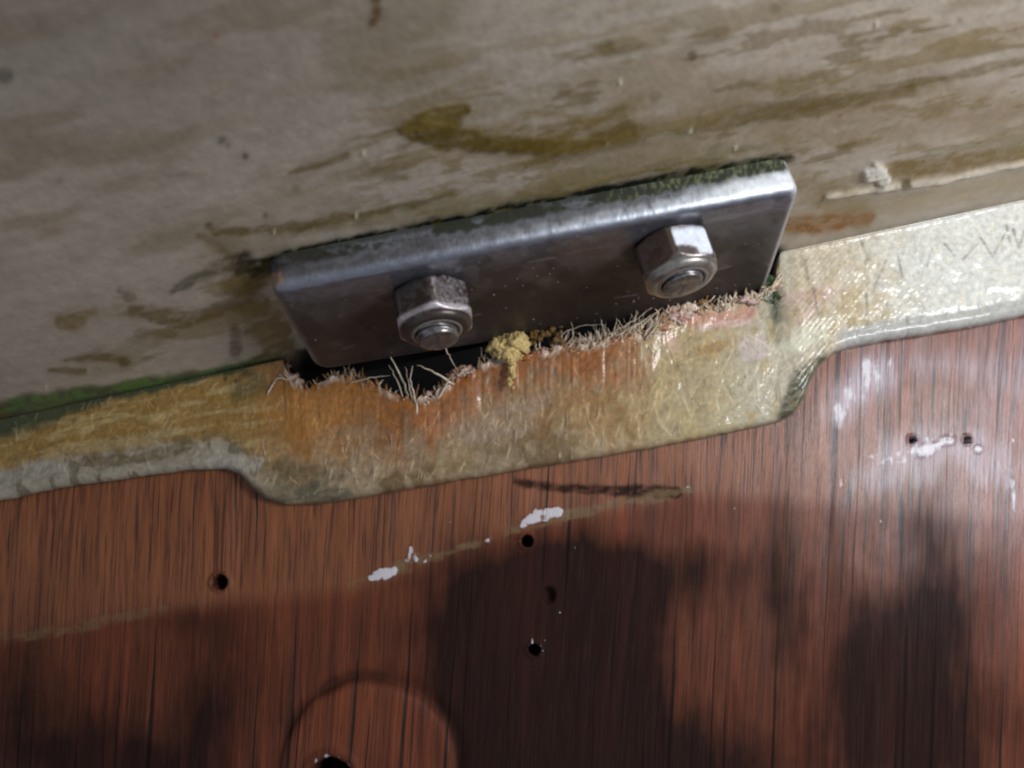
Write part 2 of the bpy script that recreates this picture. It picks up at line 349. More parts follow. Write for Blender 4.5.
def build_laminate():
    xs = axis(-700, -20, 1044, 1700, 1.15, 18)
    nc = len(xs); t0 = top(xs); o0 = outl(xs)
    NR = 150
    t = np.linspace(0, 1, NR)
    X = np.repeat(xs[None], NR, 0); Y = t0[None]+(o0-t0)[None]*t[:, None]
    P = fib_pt(X, Y)
    inhole = ((X > 286) & (X < 780)).astype(float)
    dtop = Y-t0[None]; dout = o0[None]-Y
    s = samp(X, Y)
    n1 = fbm(X*.02, Y*.03, 4, 90); n2 = fbm(X*.09, Y*.06, 4, 91); n3 = fbm(X*.3, Y*.2, 3, 92)
    # ---- colours
    left = sst(300, 230, X); right = sst(775, 800, X)
    dc = Y-crease(X)
    beige = lin(148, 128, 98); c = np.ones(X.shape+(3,))*beige
    c = mixc(c, lin(112, 90, 56), sst(.4, .65, n1))
    c = mixc(c, lin(160, 140, 112), .6*sst(.5, .7, n2))
    # orange resin under the torn edge
    depth = np.interp(xs, [240, 290, 330, 400, 440, 480, 520, 560, 600, 640, 665, 690, 720, 760, 800], [90, 95, 85, 60, 54, 42, 38, 46, 58, 66, 50, 30, 14, 5, 0])[None]
    og = (1-sst(depth*.35, depth*1.4+1, dtop+34*(n2-.5)+26*(n1-.5)+10*(n3-.5)))*sst(225, 262, X)*sst(740, 640, X+60*(n2-.5))
    ocol = lin(140, 80, 22)*(0.72+.6*n3)[..., None]; ocol = ocol*(1-.35*sst(.45, .7, n2))[..., None]
    ocol = mixc(ocol, lin(158, 104, 28), sst(430, 300, X)*.75)
    c = c*(1-og[..., None]*.92)+ocol*og[..., None]*.92
    def st(pts, col, k, soft=3, rag=5, seed=0, sc=.09):
        nonlocal c; m = stain(X, Y, pts, soft, rag, seed, sc)*k; c = mixc(c, col, m); return m
    c = mixc(c, lin(150, 112, 54), .75*(1-sst(depth*1.1, depth*2.1+8, dtop+30*(n2-.5)))*sst(400, 520, X)*sst(750, 660, X)*(1-og))
    # pale right-hand part of the lobe
    pl = sst(585, 735, X+70*(n2-.5)+60*(n1-.5)+14*(n3-.5))*sst(800, 780, X)
    c = mixc(c, lin(180, 164, 124), pl*.75); c = mixc(c, lin(176, 170, 152), pl*.7*sst(700, 770, X+30*(n2-.5))); c = mixc(c, lin(164, 142, 92), pl*.6*sst(.5, .68, n2))
    st([(690, 318, 9), (725, 318, 10), (752, 314, 6)], lin(178, 118, 100), .8, 4, 7, 101)
    st([(700, 328, 3), (745, 322, 3)], lin(206, 180, 172), .6, 2, 4, 102); st([(755, 348, 12), (748, 352, 10)], lin(188, 172, 164), .85, 3, 5, 103)
    st([(700, 352, 5), (736, 340, 5)], lin(150, 110, 54), .7, 4, 6, 104); st([(665, 330, 6), (672, 345, 6)], lin(196, 160, 140), .7, 4, 6, 105)
    st([(655, 310, 6), (662, 322, 7)], lin(132, 72, 30), .85, 5, 5, 106)
    st([(770, 272, 8), (776, 300, 9), (779, 318, 6)], lin(48, 60, 34), .9, 3, 5, 107); st([(784, 296, 3), (788, 330, 3)], lin(96, 44, 26), .8, 3, 4, 108)
    st([(775, 330, 4), (780, 345, 3)], lin(90, 84, 50), .6, 3, 4, 109)
    # lower dark grey-olive margin of the lobe on the left
    st([(262, 488, 16), (300, 492, 10), (345, 492, 5)], lin(84, 78, 58), .9, 5, 9, 110, .06)
    st([(255, 462, 6), (290, 470, 8), (340, 476, 5)], lin(74, 66, 34), .7, 5, 8, 111)
    st([(560, 380, 12), (540, 430, 8)], lin(128, 90, 40), .45, 8, 12, 112, .05)
    st([(470, 430, 12), (520, 415, 16), (545, 400, 6)], lin(150, 128, 112), .6, 8, 14, 113, .05)
    # left strip: green in the crease, ochre, pale margin
    c = mixc(c, lin(140, 106, 42), left*.9); c = mixc(c, lin(176, 152, 102), left*.6*sst(.5, .7, fbm(X*.03, (Y+.2*X)*.15, 4, 114)))
    pm = left*sst(34+8*(n1-.5), 22, dout+14*(n2-.5)); c = mixc(c, lin(150, 142, 126), pm*.85)
    c = mixc(c, lin(84, 74, 48), left*sst(.56, .66, n2)*.7*sst(45, 20, dout))
    st([(0, 482, 9), (25, 470, 6), (60, 466, 5)], lin(152, 146, 130), .7, 3, 6, 115)
    st([(210, 462, 6), (240, 466, 9), (258, 462, 5)], lin(156, 148, 134), .8, 3, 5, 116)
    st([(80, 446, 4), (140, 440, 5), (180, 430, 3)], lin(166, 146, 104), .6, 3, 6, 117); st([(90, 462, 5), (140, 458, 5), (190, 446, 5)], lin(88, 72, 34), .75, 3, 7, 118)
    gl = left*(1-sst(1+9*sst(120, 0, X), 7+20*sst(140, 0, X), dc+8*(n2-.5))); c = mixc(c, lin(44, 54, 24), gl*.95)
    st([(240, 392, 8), (262, 384, 8), (250, 375, 8)], lin(72, 68, 32), .7, 4, 5, 119)
    st([(272, 388, 3), (280, 376, 6)], lin(120, 70, 40), .6, 3, 4, 120)
    # right strip: off-white gelcoat, translucent yellow beside the plate
    c = mixc(c, lin(196, 194, 184), right); c = mixc(c, lin(176, 168, 150), right*.5*sst(.5, .62, n2)*sst(960, 860, X))
    yl = right*sst(935, 815, X+60*(n1-.5)); c = mixc(c, lin(182, 166, 136), yl*.8); c = mixc(c, lin(160, 138, 88), yl*.6*sst(.48, .62, n2)*sst(30, 60, dc+20*n1))
    st([(795, 300, 7), (830, 292, 5), (800, 320, 5)], lin(184, 150, 138), .6, 4, 6, 121); st([(805, 340, 10), (790, 345, 8), (820, 335, 6)], lin(204, 200, 176), .85, 4, 6, 122)
    mg = right*sst(22, 14, dout+3*(n2-.5))*sst(825, 850, X); c = mixc(c, lin(160, 158, 150), mg); hk = 1-.85*mg
    st([(788, 422, 10), (796, 402, 14), (806, 380, 13), (822, 360, 7)], lin(54, 54, 24), .95, 4, 4, 123); st([(818, 372, 4), (808, 392, 4)], lin(70, 92, 56), .7, 3, 3, 124)
    for (x, y, x1, y1, wd) in ((896, 258, 900, 278, 1.2), (942, 246, 952, 258, 1.2), (978, 240, 990, 258, 1.1), (1010, 232, 1016, 250, 1.3), (1016, 250, 1022, 232, 1), (992, 256, 1002, 236, 1), (960, 262, 975, 246, .9), (925, 268, 930, 250, .8), (884, 262, 872, 290, .8), (1003, 228, 1008, 246, 1),
                           (803, 262, 808, 285, 1.1), (812, 288, 822, 345, 1.0), (865, 296, 866, 330, .7), (905, 318, 908, 335, .9), (858, 240, 866, 262, .8)):
        st([(x, y, wd), (x1, y1, wd*.6)], lin(96, 90, 72), .75, 1.0, 1.2, x % 9)
    # fibres
    fk = (.28-.06*pl)*(1-right)*(1-.5*left)+.10*right
    c = c*(1+np.clip(s, -1, 1)*fk*1.9)[..., None]; c = mixc(c, lin(206, 190, 156), np.clip(s-.45, 0, 1)*1.1*(1-.6*og)*(1-.45*pl)*(1-.5*left))
    # torn edge: pale broken glass
    te = inhole*(1-sst(2, 9, dtop+7*(n3-.5)))*sst(.40, .56, fbm(X*.06, X*0, 3, 130)); c = mixc(c, lin(196, 176, 158), te*.8)
    c = mixc(c, lin(110, 56, 22), inhole*(1-sst(0, 5, dtop))*(1-sst(.4, .56, fbm(X*.06, X*0, 3, 130)))*.6)
    # ---- relief
    h = .016*(n1-.5)+.004*(n2-.5)+.0012*(n3-.5)+s*.0007*(1-.4*right)
    h = h*hk
    weave = hk*np.sin(X*.9+3*n2)*np.sin((Y+.2*X)*.9+3*n1)*.0005*yl+.0013*(fbm(X*.40, Y*.40, 2, 133)-.5)*right*(.35+1.2*sst(.4, .6, fbm(X*.05, Y*.08, 3, 134)))*sst(1000, 900, X)
    h = h+weave+.018*og*(1-sst(0, 60, dtop))
    h = h+right*.014*sst(0, 4, dc)
    h = h*sst(-1, 3, dc+inhole*10)
    h = h+inhole*(fbm(X*.25, X*0+1, 3, 131)-.5)*.03*(1-sst(0, 8, dtop))
    h = h-mg*.003
    rnd = np.clip(1-dout/9, 0, 1); h = h-TH*.55*(1-np.sqrt(np.clip(1-rnd*rnd, 0, 1)))
    P = P+FN*h[..., None]
    rough = .60-.16*og-.08*yl+.12*left+.1*n2+.2*gl
    # edge rows: back wall of the hole, and the cut margin down to the wood
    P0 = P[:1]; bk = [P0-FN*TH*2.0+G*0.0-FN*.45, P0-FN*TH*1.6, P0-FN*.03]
    Pe = P[-1:]; base = on_plane(xs, o0+2.5, FN, D_WOOD-.004)[None]
    ed = [Pe*.55+base*.45, base]
    P = np.concatenate(bk+[P]+ed, 0)
    ones = np.ones((1, nc, 1)); dark = lin(14, 9, 6)*ones  # near-black hole lining: the cavity's darkness painted into its colour
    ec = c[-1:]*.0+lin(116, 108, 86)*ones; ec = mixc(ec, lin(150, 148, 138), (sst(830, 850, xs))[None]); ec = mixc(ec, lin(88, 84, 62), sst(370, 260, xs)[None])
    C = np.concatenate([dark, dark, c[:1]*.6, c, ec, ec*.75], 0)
    Rr = np.concatenate([rough[:1]*0+.7]*2+[rough[:1], rough, rough[-1:], rough[-1:]], 0)
    surf = np.stack([Rr, 0*Rr, 0*Rr], -1)
    m = attr_mat('glass_laminate', 0.25, 60, 0.10, 0.005, 120, coat=0.32)
    M = frame(fib_pt(520., 440.), GX, G, FN)
    o = mk('fibreglass_laminate', P.reshape(-1, 3), grid_faces(*P.shape[:2]), m, M, attrs={'col': C.reshape(-1, 3), 'surf': surf.reshape(-1, 3)})
    tag(o, 'torn fibreglass strip with amber resin between the grey paint and the brown wood', 'fibreglass')
    return o
LAM = build_laminate()
# dark core behind the cut-out, added so the hole stays black
back_sheet = mk('dark_backing', [on_plane(float(x), float(y), FN, D_FIB-.42) for x, y in ((-900, 700), (1900, 400), (1900, -300), (-900, 0))], [(0, 1, 2, 3)], plain_mat('cavity_black', lin(14, 10, 8), .9), frame(on_plane(512., 350., FN, D_FIB-.42), GX, G, FN))
back_sheet['kind'] = 'structure'

# ------------------------------------------------------------------ wooden panel
def wood_mat():
    t = NT('old_veneer'); A = t.attr('wa'); B = t.attr('wb')
    sa = t.t.nodes.new('ShaderNodeSeparateColor'); t.t.links.new(A.outputs[0], sa.inputs[0])
    sb = t.t.nodes.new('ShaderNodeSeparateColor'); t.t.links.new(B.outputs[0], sb.inputs[0])
    dark, light, white = sa.outputs[0], sa.outputs[1], sa.outputs[2]; hole, res, gloss = sb.outputs[0], sb.outputs[1], sb.outputs[2]
    tc = t.coord(); sx = t.t.nodes.new('ShaderNodeSeparateXYZ'); t.t.links.new(tc, sx.inputs[0])
    wob = t.math('ADD', t.noise(t.coord((.6, .5, 1)), 1.6, 2, .5), t.math('MULTIPLY', t.noise(t.coord((1, .8, 1)), 7, 3, .6), .12))
    gx = t.math('SUBTRACT', t.math('MULTIPLY', sx.outputs[0], t.math('SUBTRACT', 1.0, t.math('MULTIPLY', sx.outputs[1], .085))), t.math('MULTIPLY', sx.outputs[1], .03))
    gx = t.math('ADD', gx, t.math('MULTIPLY', wob, .05))
    def gc(k):
        cb = t.t.nodes.new('ShaderNodeCombineXYZ'); t.set(cb.inputs[0], gx); t.set(cb.inputs[1], t.math('MULTIPLY', sx.outputs[1], k)); return cb.outputs[0]
    v1 = gc(.028); v2 = gc(.012); v3 = gc(.10); v0 = tc
    fine = t.noise(v1, 170, 5, .7, .1); mid = t.noise(v2, 26, 4, .6, .2); broad = t.noise(v3, 7, 4, .6, .6); pore = t.noise(v3, 150, 3, .6)
    crk = t.noise(v2, 60, 3, .55, .1)
    c = t.mix(t.ramp(mid, .36, .64), tuple(lin(88, 41, 23))+(1,), tuple(lin(138, 70, 40))+(1,))
    c = t.mix(t.ramp(broad, .4, .68, 0, .6), c, tuple(lin(96, 54, 28))+(1,))
    c = t.mix(t.math('MULTIPLY', light, .75), c, t.mix(t.ramp(mid, .3, .7), tuple(lin(122, 68, 36))+(1,), tuple(lin(156, 98, 58))+(1,)))
    # grime pushed into the grain: threshold the soft mask with streaky noise
    dn = t.math('ADD', t.math('MULTIPLY', t.math('SUBTRACT', mid, .5), 1.1), t.math('MULTIPLY', t.math('SUBTRACT', fine, .5), .9))
    dn = t.math('ADD', dn, t.math('MULTIPLY', t.math('SUBTRACT', broad, .5), 1.3))
    dm = t.ramp(t.math('ADD', dark, t.math('MULTIPLY', dn, .55)), .12, 1.15, 0, .97)
    c = t.mix(dm, c, t.mix(t.ramp(fine, .4, .62), tuple(lin(15, 12, 12))+(1,), tuple(lin(44, 29, 25))+(1,)))
    fl = t.ramp(fine, .50, .36, 0, .75)
    c = t.mix(fl, c, tuple(lin(52, 26, 20))+(1,))
    c = t.mix(t.ramp(crk, .40, .34, 0, .92), c, tuple(lin(22, 14, 12))+(1,))
    por = t.noise(gc(.020), 125, 3, .6); c = t.mix(t.math('MULTIPLY', t.ramp(por, .445, .385, 0, .95), t.ramp(gloss, .1, .5, .28, 1.0)), c, tuple(lin(20, 11, 9))+(1,))
    c = t.mix(t.math('MULTIPLY', t.ramp(fine, .56, .74, 0, .28), t.math('SUBTRACT', 1.0, dm)), c, tuple(lin(176, 116, 84))+(1,))
    wn = t.noise(v3, 45, 5, .7); wm = t.ramp(t.math('ADD', white, t.math('MULTIPLY', t.math('SUBTRACT', wn, .5), 2.4)), .50, .85, 0, .9); wm = t.math('MULTIPLY', wm, t.ramp(white, .02, .2))
    rn = t.noise(v0, 40, 5, .7)
    c = t.mix(t.ramp(t.math('ADD', res, t.math('MULTIPLY', t.math('SUBTRACT', rn, .5), .9)), .35, .75, 0, .75), c, tuple(lin(112, 92, 62))+(1,))
    C3 = t.attr('sheen'); c = t.mix(t.math('MULTIPLY', C3.outputs['Fac'], t.ramp(fine, .35, .6, .25, .95)), c, tuple(lin(178, 168, 178))+(1,))  # pale sheen mixed into the wood colour
    c = t.mix(wm, c, tuple(lin(206, 200, 204))+(1,))
    c = t.mix(hole, c, (.006, .005, .004, 1))  # hole interiors mixed to near black, their shade put into the colour
    t.t.links.new(c, t.b.inputs['Base Color'])
    r = t.math('ADD', t.ramp(fine, .3, .7, .50, .34), t.math('ADD', t.math('MULTIPLY', dm, .28), t.math('MULTIPLY', t.math('SUBTRACT', .5, gloss), .3))); t.t.links.new(r, t.b.inputs['Roughness'])
    hgt = t.math('ADD', t.math('MULTIPLY', fine, .7), t.ramp(crk, .325, .40, -.6, 0)); hgt = t.math('ADD', hgt, t.math('MULTIPLY', wm, .3))
    t.set(t.b.inputs['Coat Weight'], t.math('MULTIPLY', t.math('MULTIPLY', gloss, .30), t.math('SUBTRACT', 1.0, dm))); t.b.inputs['Coat Roughness'].default_value = .34
    t.set(t.b.inputs['Specular IOR Level'], t.math('MULTIPLY', t.ramp(gloss, 0, 1, .25, .5), t.math('SUBTRACT', 1.0, t.math('MULTIPLY', dm, .6))))
    bp = t.n('ShaderNodeBump', Strength=.5, Distance=.006); t.t.links.new(hgt, bp.inputs['Height']); t.t.links.new(bp.outputs[0], t.b.inputs['Normal'])
    return t.m
def build_wood():
    xs = axis(-700, -20, 1044, 1700, 1.7, 24)
    e0 = outl(xs)-28
    rows = axis(0, 20, 520, 1000, 1.7, 24)
    X = np.repeat(xs[None], len(rows), 0); Y = e0[None]+rows[:, None]
    Y[0] = e0
    P = on_plane(X, Y, FN, D_WOOD)
    n1 = fbm(X*.02, Y*.012, 4, 140); n2 = fbm(X*.08, Y*.03, 4, 141)
    h = np.zeros(X.shape)+.004*(n1-.5)
    def m(pts, soft, rag, seed, sc=.09): return stain(X, Y, pts, soft, rag*1.3, seed, sc, rag > 7)
    dark = np.zeros(X.shape)
    def dk(mm, k): nonlocal dark; dark = np.maximum(dark, mm*k)
    gn = fbm(X*.05, Y*.006, 5, 142)-.5; gl_ = fbm(X*.012, Y*.010, 5, 143)-.5; gs = fbm(X*.25, Y*.02, 3, 144)-.5
    field = np.zeros(X.shape)
    for cx, cy, sx_, sy_, am in ((535, 600, 50, 42, 1.0), (610, 590, 75, 34, .95), (690, 568, 45, 18, .3), (570, 680, 75, 90, 1.3), (640, 790, 130, 60, .9), (760, 710, 100, 70, .3), (900, 620, 75, 75, .85), (930, 570, 40, 40, .2), (880, 710, 60, 60, .6), (775, 540, 14, 70, .25), (60, 720, 80, 60, .7), (120, 790, 150, 50, .8), (225, 700, 34, 55, .65), (340, 640, 60, 40, .25), (440, 640, 40, 60, .5), (475, 740, 26, 50, .9), (1000, 790, 80, 60, .5), (-60, 660, 60, 60, .6), (190, 624, 60, 14, .35), (400, 800, 500, 60, .2)):
        field = field+am*np.exp(-.5*(((X-cx)/sx_)**2+((Y-cy)/sy_)**2))
    dark = np.clip(field*1.0+(gn*.7+gl_*1.1+gs*.35)*sst(.05, .5, field), 0, 1.15)
    dk(m([(516, 482, 4), (560, 488, 5), (620, 491, 6), (676, 492, 7)], 3, 3, 11), 1.15)
    dk(m([(400, 768, 200)], 90, 20, 12, .03), .42); dk(m([(650, 790, 300)], 90, 20, 13, .03), .45)
    dk(m([(430, 700, 6), (466, 745, 7), (475, 790, 8)], 8, 5, 14), .9)
    dark = np.maximum(dark, .46*sst(530, 720, Y+60*(n1-.5)-.03*(X-500))*(1+1.2*gn))  # darker towards the bottom: dimmer light painted in together with the grime
    # dark groove ring of the round plug at the bottom
    R0 = np.hypot((X-368)/92., (Y-772)/97.)+.10*(fbm(X*.02, Y*.02, 3, 150)-.5)
    ring = np.exp(-((R0-1.0)/.10)**2)*(.45+1.1*fbm(X*.03, Y*.03, 3, 151)); inside = 1-sst(.93, .99, R0)
    dark = dark*(1-inside*.6); dk(np.clip(ring, 0, 1), .85)
    h = h-.010*ring+.008*inside
    light = .9*(1-sst(-10, 14, Y-np.interp(X, [0, 130, 220, 350, 420, 520, 690, 800, 1024], [640, 612, 602, 588, 566, 528, 492, 500, 520])+10*(n2-.5)))
    light = light*np.where(X > 700, sst(1000, 700, X)*.6+.4, 1)
    res = m([(-20, 640, 4), (60, 632, 6), (130, 612, 7), (210, 600, 3)], 5, 6, 20, .06)*.6
    res = np.maximum(res, m([(350, 584, 3), (400, 568, 6), (450, 552, 6), (520, 530, 6), (560, 516, 6), (690, 490, 3)], 4, 6, 21, .07)*(.35+.7*fbm(X*.03, Y*.05, 3, 146)))
    res = np.maximum(res, m([(850, 476, 8), (940, 478, 10)], 8, 8, 22, .05)*.55); res = np.maximum(res, m([(848, 350, 5)], 3, 3, 22, .05)*.9)
    res = np.maximum(res, m([(520, 545, 12), (200, 560, 40), (60, 590, 30)], 40, 20, 23, .04)*.28)
    white = np.zeros(X.shape); n4 = fbm(X*.22, Y*.16, 4, 145)
    def wh(mm, k): nonlocal white, h; white = np.maximum(white, mm*k*(.35+1.25*n4)); h = h+.003*mm*(k > .9)
    wh(m([(372, 578, 3), (383, 574, 6), (394, 569, 4)], 1.5, 2, 30), 1.2); wh(m([(522, 524, 4), (536, 517, 6), (558, 512, 5)], 2, 2, 31), 1.15)
    wh(m([(408, 560, 2), (411, 548, 2), (416, 560, 2)], 1.2, 1.5, 32), 1.1); wh(m([(424, 562, 1.5), (430, 556, 1.5)], 1.2, 1.5, 33), 1.0); wh(m([(487, 540, 2.5)], 1.5, 1, 34), 1.1)
    wh(m([(446, 524, 1.2), (452, 521, 1.2)], 1, 1, 35), .9); wh(m([(355, 581, 1.5)], 1, 1, 35), .9); wh(m([(574, 546, .9), (577, 555, .7)], 1, .6, 35), .9); wh(m([(688, 487, 2)], 1, 1, 35), .9)
    wh(m([(870, 372, 16), (850, 395, 14), (835, 412, 9)], 12, 10, 36, .06), .62); wh(m([(880, 360, 10), (930, 372, 6)], 12, 8, 37, .06), .42)
    wh(m([(878, 462, 9), (905, 455, 9), (950, 440, 6)], 6, 7, 38, .07), .75); wh(m([(920, 452, 5), (952, 440, 4)], 2, 3, 39), 1.05); wh(m([(978, 450, 5)], 2, 3, 40), .95); wh(m([(1012, 440, 4)], 2, 3, 41), .8); wh(m([(842, 484, 5), (848, 478, 3)], 3, 3, 42), .7)
    wh(m([(1005, 470, 10), (1030, 500, 20)], 20, 12, 43, .04), .45); wh(m([(838, 408, 4)], 2, 2, 44), .9)
    for (x, y) in ((220, 596), (318, 500), (530, 668), (560, 612), (545, 640), (735, 508), (760, 498), (880, 520)): wh(m([(x, y, .8), (x+1, y+3, .6)], 1, .5, x % 5), .7)
    film = np.maximum.reduce([m([(880, 372, 18), (848, 395, 12), (838, 412, 6)], 16, 8, 50, .05)*1.0, m([(870, 360, 6), (960, 366, 10), (1030, 380, 24)], 22, 10, 51, .05)*.5, m([(872, 478, 12), (905, 458, 20), (950, 448, 16), (1000, 466, 22)], 12, 12, 52, .05)*.6, m([(1024, 340, 60), (1024, 460, 70)], 60, 20, 53, .05)*.22])  # haze and sheen on the right of the wood, painted as pale colour
    # screw holes
    hole = np.zeros(X.shape)
    for (x, y, r, d) in ((220, 582, 7.5, .10), (527, 541, 6, .10), (534, 650, 6, .10), (912, 440, 3.6, .07), (967, 440, 3.6, .07), (332, 778, 21, .16)):
        rr = np.hypot(X-x, (Y-y)*1.0)+1.6*(fbm(X*.2, Y*.2, 2, x % 11)-.5)
        k = 1-sst(r*.78, r*1.02, rr); h = h*(1-k)-d*k; hole = np.maximum(hole, 1-sst(r*.8, r*1.1, rr)); dk(1-sst(r, r*2, rr), .6)
        h = h+.007*np.exp(-((rr-r*1.25)/(r*.22))**2)
    rr = np.hypot((X-332), (Y-778)); wh(np.exp(-((rr-23)/2.5)**2)*(Y < 772), .55)
    rr = np.hypot(X-548, (Y-595)*.85); h = h-.025*(1-sst(3, 9, rr)); dk(1-sst(7, 13, rr), .7)
    for k in range(9):
        a = random.uniform(0, 6.28); r0 = random.uniform(6, 9); r1 = r0+random.choice((1, 2, 3, 5, 11)); x, y = 534, 652
        wh(m([(x+r0*math.cos(a), y+r0*math.sin(a), 1.0), (x+r1*math.cos(a), y+r1*math.sin(a), .5)], 1, .6, k), .8)
    P = P+FN*h[..., None]
    gloss = np.clip(sst(560, 960, X)*.5*(.7+.6*n1)*sst(760, 520, Y)+.35*light, 0, 1)
    wa = np.stack([dark, light, white], -1); wb = np.stack([hole, res, gloss], -1)
    # a back edge so the sheet has thickness at the sawn top
    P = np.concatenate([P[:1]-FN*.06, P], 0); wa = np.concatenate([wa[:1], wa], 0); wb = np.concatenate([wb[:1], wb], 0); sheen = np.repeat(np.concatenate([film[:1], film], 0)[..., None], 3, -1)
    o = mk('veneered_board', P.reshape(-1, 3), grid_faces(*P.shape[:2]), wood_mat(), frame(on_plane(512., 600., FN, D_WOOD), GX, G, FN), attrs={'wa': wa.reshape(-1, 3), 'wb': wb.reshape(-1, 3), 'sheen': sheen.reshape(-1, 3)})
    tag(o, 'worn red brown wood sheet with vertical grain, dark grime stains and screw holes', 'wood board')
    return o
build_wood()

# ------------------------------------------------------------------ steel backing plate
MP = frame(PC, PU, PV, PN)
def plate_uv(x, y, n=0.0):
    p = on_plane(float(x), float(y), PN, D_PLATE+n)-PC
    return p@PU, p@PV
def ppt(u, v, n): return PC+np.multiply.outer(u, PU)+np.multiply.outer(v, PV)+np.multiply.outer(n, PN)
def proj(p): return 512+FPX*p[..., 0]/-p[..., 2], 384-FPX*p[..., 1]/-p[..., 2]
def build_plate():
    cs = [plate_uv(*q) for q in ((269, 290), (804, 187), (764, 299), (317, 373))]
    rad = [.05, .055, .06, .06]
    out = []
    for i in range(4):
        p = V(*cs[i]); a = nrm(V(*cs[i-1])-p); b = nrm(V(*cs[(i+1) % 4])-p); r = rad[i]
        A, B = p+a*r, p+b*r
        for k in range(13):
            s = k/12; out.append((1-s)**2*A+2*s*(1-s)*p+s*s*B)
    out.append(out[0]); out = np.array(out); L = np.concatenate([[0], np.cumsum(np.hypot(*np.diff(out, axis=0).T))])
    N = 1100; q = np.linspace(0, L[-1], N, endpoint=False); ou = np.interp(q, L, out[:, 0]); ov = np.interp(q, L, out[:, 1])
    tu = np.roll(ou, -2)-np.roll(ou, 2); tv = np.roll(ov, -2)-np.roll(ov, 2); l = np.hypot(tu, tv); nu, nv = tv/l, -tu/l   # sign fixed below
    cu, cv = ou.mean(), ov.mean()
    if ((ou-cu)*nu+(ov-cv)*nv).mean() < 0: nu, nv = -nu, -nv
    Ls = [min(cs[0][0], cs[3][0])+.24, max(cs[1][0], cs[2][0])-.24]
    mid = (np.clip(ou, *Ls), np.interp(np.clip(ou, *Ls), [cs[0][0], cs[1][0]], [(cs[0][1]+cs[3][1])/2, (cs[1][1]+cs[2][1])/2]))
    Rb = .027; rings = []
    for n in np.linspace(-T_PLATE-.003, -Rb, 18): rings.append((ou, ov, n+0*ou, 1.0))
    for a in np.linspace(0, 90, 10)[1:]:
        a = math.radians(a); k = Rb*(1-math.cos(a)); rings.append((ou-nu*k, ov-nv*k, -Rb+Rb*math.sin(a)+0*ou, 1-math.radians(0)-a/1.6))
    iu, iv = rings[-1][0], rings[-1][1]
    for s in np.linspace(0, 1, 52)[1:]: rings.append((iu*(1-s)+mid[0]*s, iv*(1-s)+mid[1]*s, 0*ou, 0.0))
    U = np.array([r[0] for r in rings]); Vv = np.array([r[1] for r in rings]); Nn = np.array([r[2] for r in rings]); side = np.clip(np.array([np.zeros(N)+r[3] for r in rings]), 0, 1)
    P = ppt(U, Vv, Nn); X, Y = proj(P)
    n1 = fbm(X*.03, Y*.05, 4, 160); n2 = fbm(X*.12, Y*.12, 4, 161); n3 = fbm(X*.5, Y*.2, 3, 162)
    steel = lin(150, 152, 160); c = np.ones(X.shape+(3,))*steel; met = np.ones(X.shape); ro = .24+.14*n2
    topside = (side > .02)&(nv[None] > .5)
    # brown film on the face, with its shade and dark reflections painted in
    face = 1-sst(0, .6, side)
    def st(pts, col, k, soft=4, rag=6, seed=0, me=0.0, rr=.45, sc=.06, msk=None):
        nonlocal c, met, ro
        m = stain(X, Y, pts, soft, rag, seed, sc)*k
        if msk is not None: m = m*msk
        c = mixc(c, col, m); met = met*(1-m)+me*m; ro = ro*(1-m)+rr*m
    c = mixc(c, lin(84, 80, 80), face*.7); ro = ro+.16*side; met = met*(1-face*.2)
    br = lin(70, 44, 26)
    st([(500, 300, 26), (580, 290, 26), (640, 280, 26), (620, 300, 20)], br, .75, 12, 14, 1, .35, .4, msk=face)
    st([(400, 330, 14), (350, 300, 12), (300, 310, 10)], lin(54, 44, 34), .7, 12, 12, 2, .4, .4, msk=face)
    st([(680, 235, 16), (650, 262, 26), (725, 262, 14), (745, 270, 18)], lin(44, 28, 20), .85, 10, 8, 3, .3, .45, msk=face)
    st([(440, 262, 6), (560, 240, 8), (620, 222, 8)], lin(56, 40, 32), .6, 6, 6, 4, .4, .4, msk=face)
    st([(345, 335, 16), (380, 325, 14)], lin(112, 100, 100), .5, 8, 8, 5, .7, .5, msk=face)
    st([(600, 262, 16), (618, 270, 10)], lin(96, 78, 72), .5, 8, 8, 6, .6, .5, msk=face)
    st([(320, 354, 3), (400, 348, 3)], lin(140, 124, 120), .5, 3, 3, 7, .6, .45, msk=face)
    st([(770, 208, 2), (705, 222, 1.5)], lin(170, 172, 180), .5, 1.2, 2, 8, .8, .4, msk=face); st([(770, 200, 4)], lin(40, 30, 28), .6, 2, 2, 9, .3, msk=face)
    st([(756, 285, 12), (750, 270, 8)], lin(40, 50, 30), .8, 6, 6, 9, 0, .6, msk=face)
    dd = Y-(290-(X-269)*.193); fm = face*sst(20, 46, dd+18*(n1-.5)+10*(n2-.5))*sst(800, 760, X); c = mixc(c, lin(40, 30, 22), fm*.88); met = met*(1-.75*fm); ro = ro+.1*fm  # reflection gradient painted in: dark brown lower face, pale strip at the lip
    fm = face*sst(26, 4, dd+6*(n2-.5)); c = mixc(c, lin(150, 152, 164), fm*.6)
    blot = face*sst(.48, .66, fbm(X*.016, Y*.03, 5, 163)); c = mixc(c, lin(92, 80, 76), blot*.6)
    blot = face*sst(.5, .64, fbm(X*.03+9, Y*.05, 5, 164)); c = mixc(c, lin(38, 24, 16), blot*.6); met = met*(1-.4*blot); ro = ro+.12*blot
    for q in range(9):
        x = random.uniform(300, 780); y = 290-(x-269)*.193+random.uniform(12, 90); L = random.uniform(6, 40)
        st([(x, y, .35), (x+L, y-L*random.uniform(.1, .3), .2)], lin(176, 172, 176), .4, .7, .5, q, .9, .3, msk=face)
    spk = face*(fbm(X*.5, Y*.5, 2, 165) > .90); c = mixc(c, lin(190, 180, 170), spk*.7)
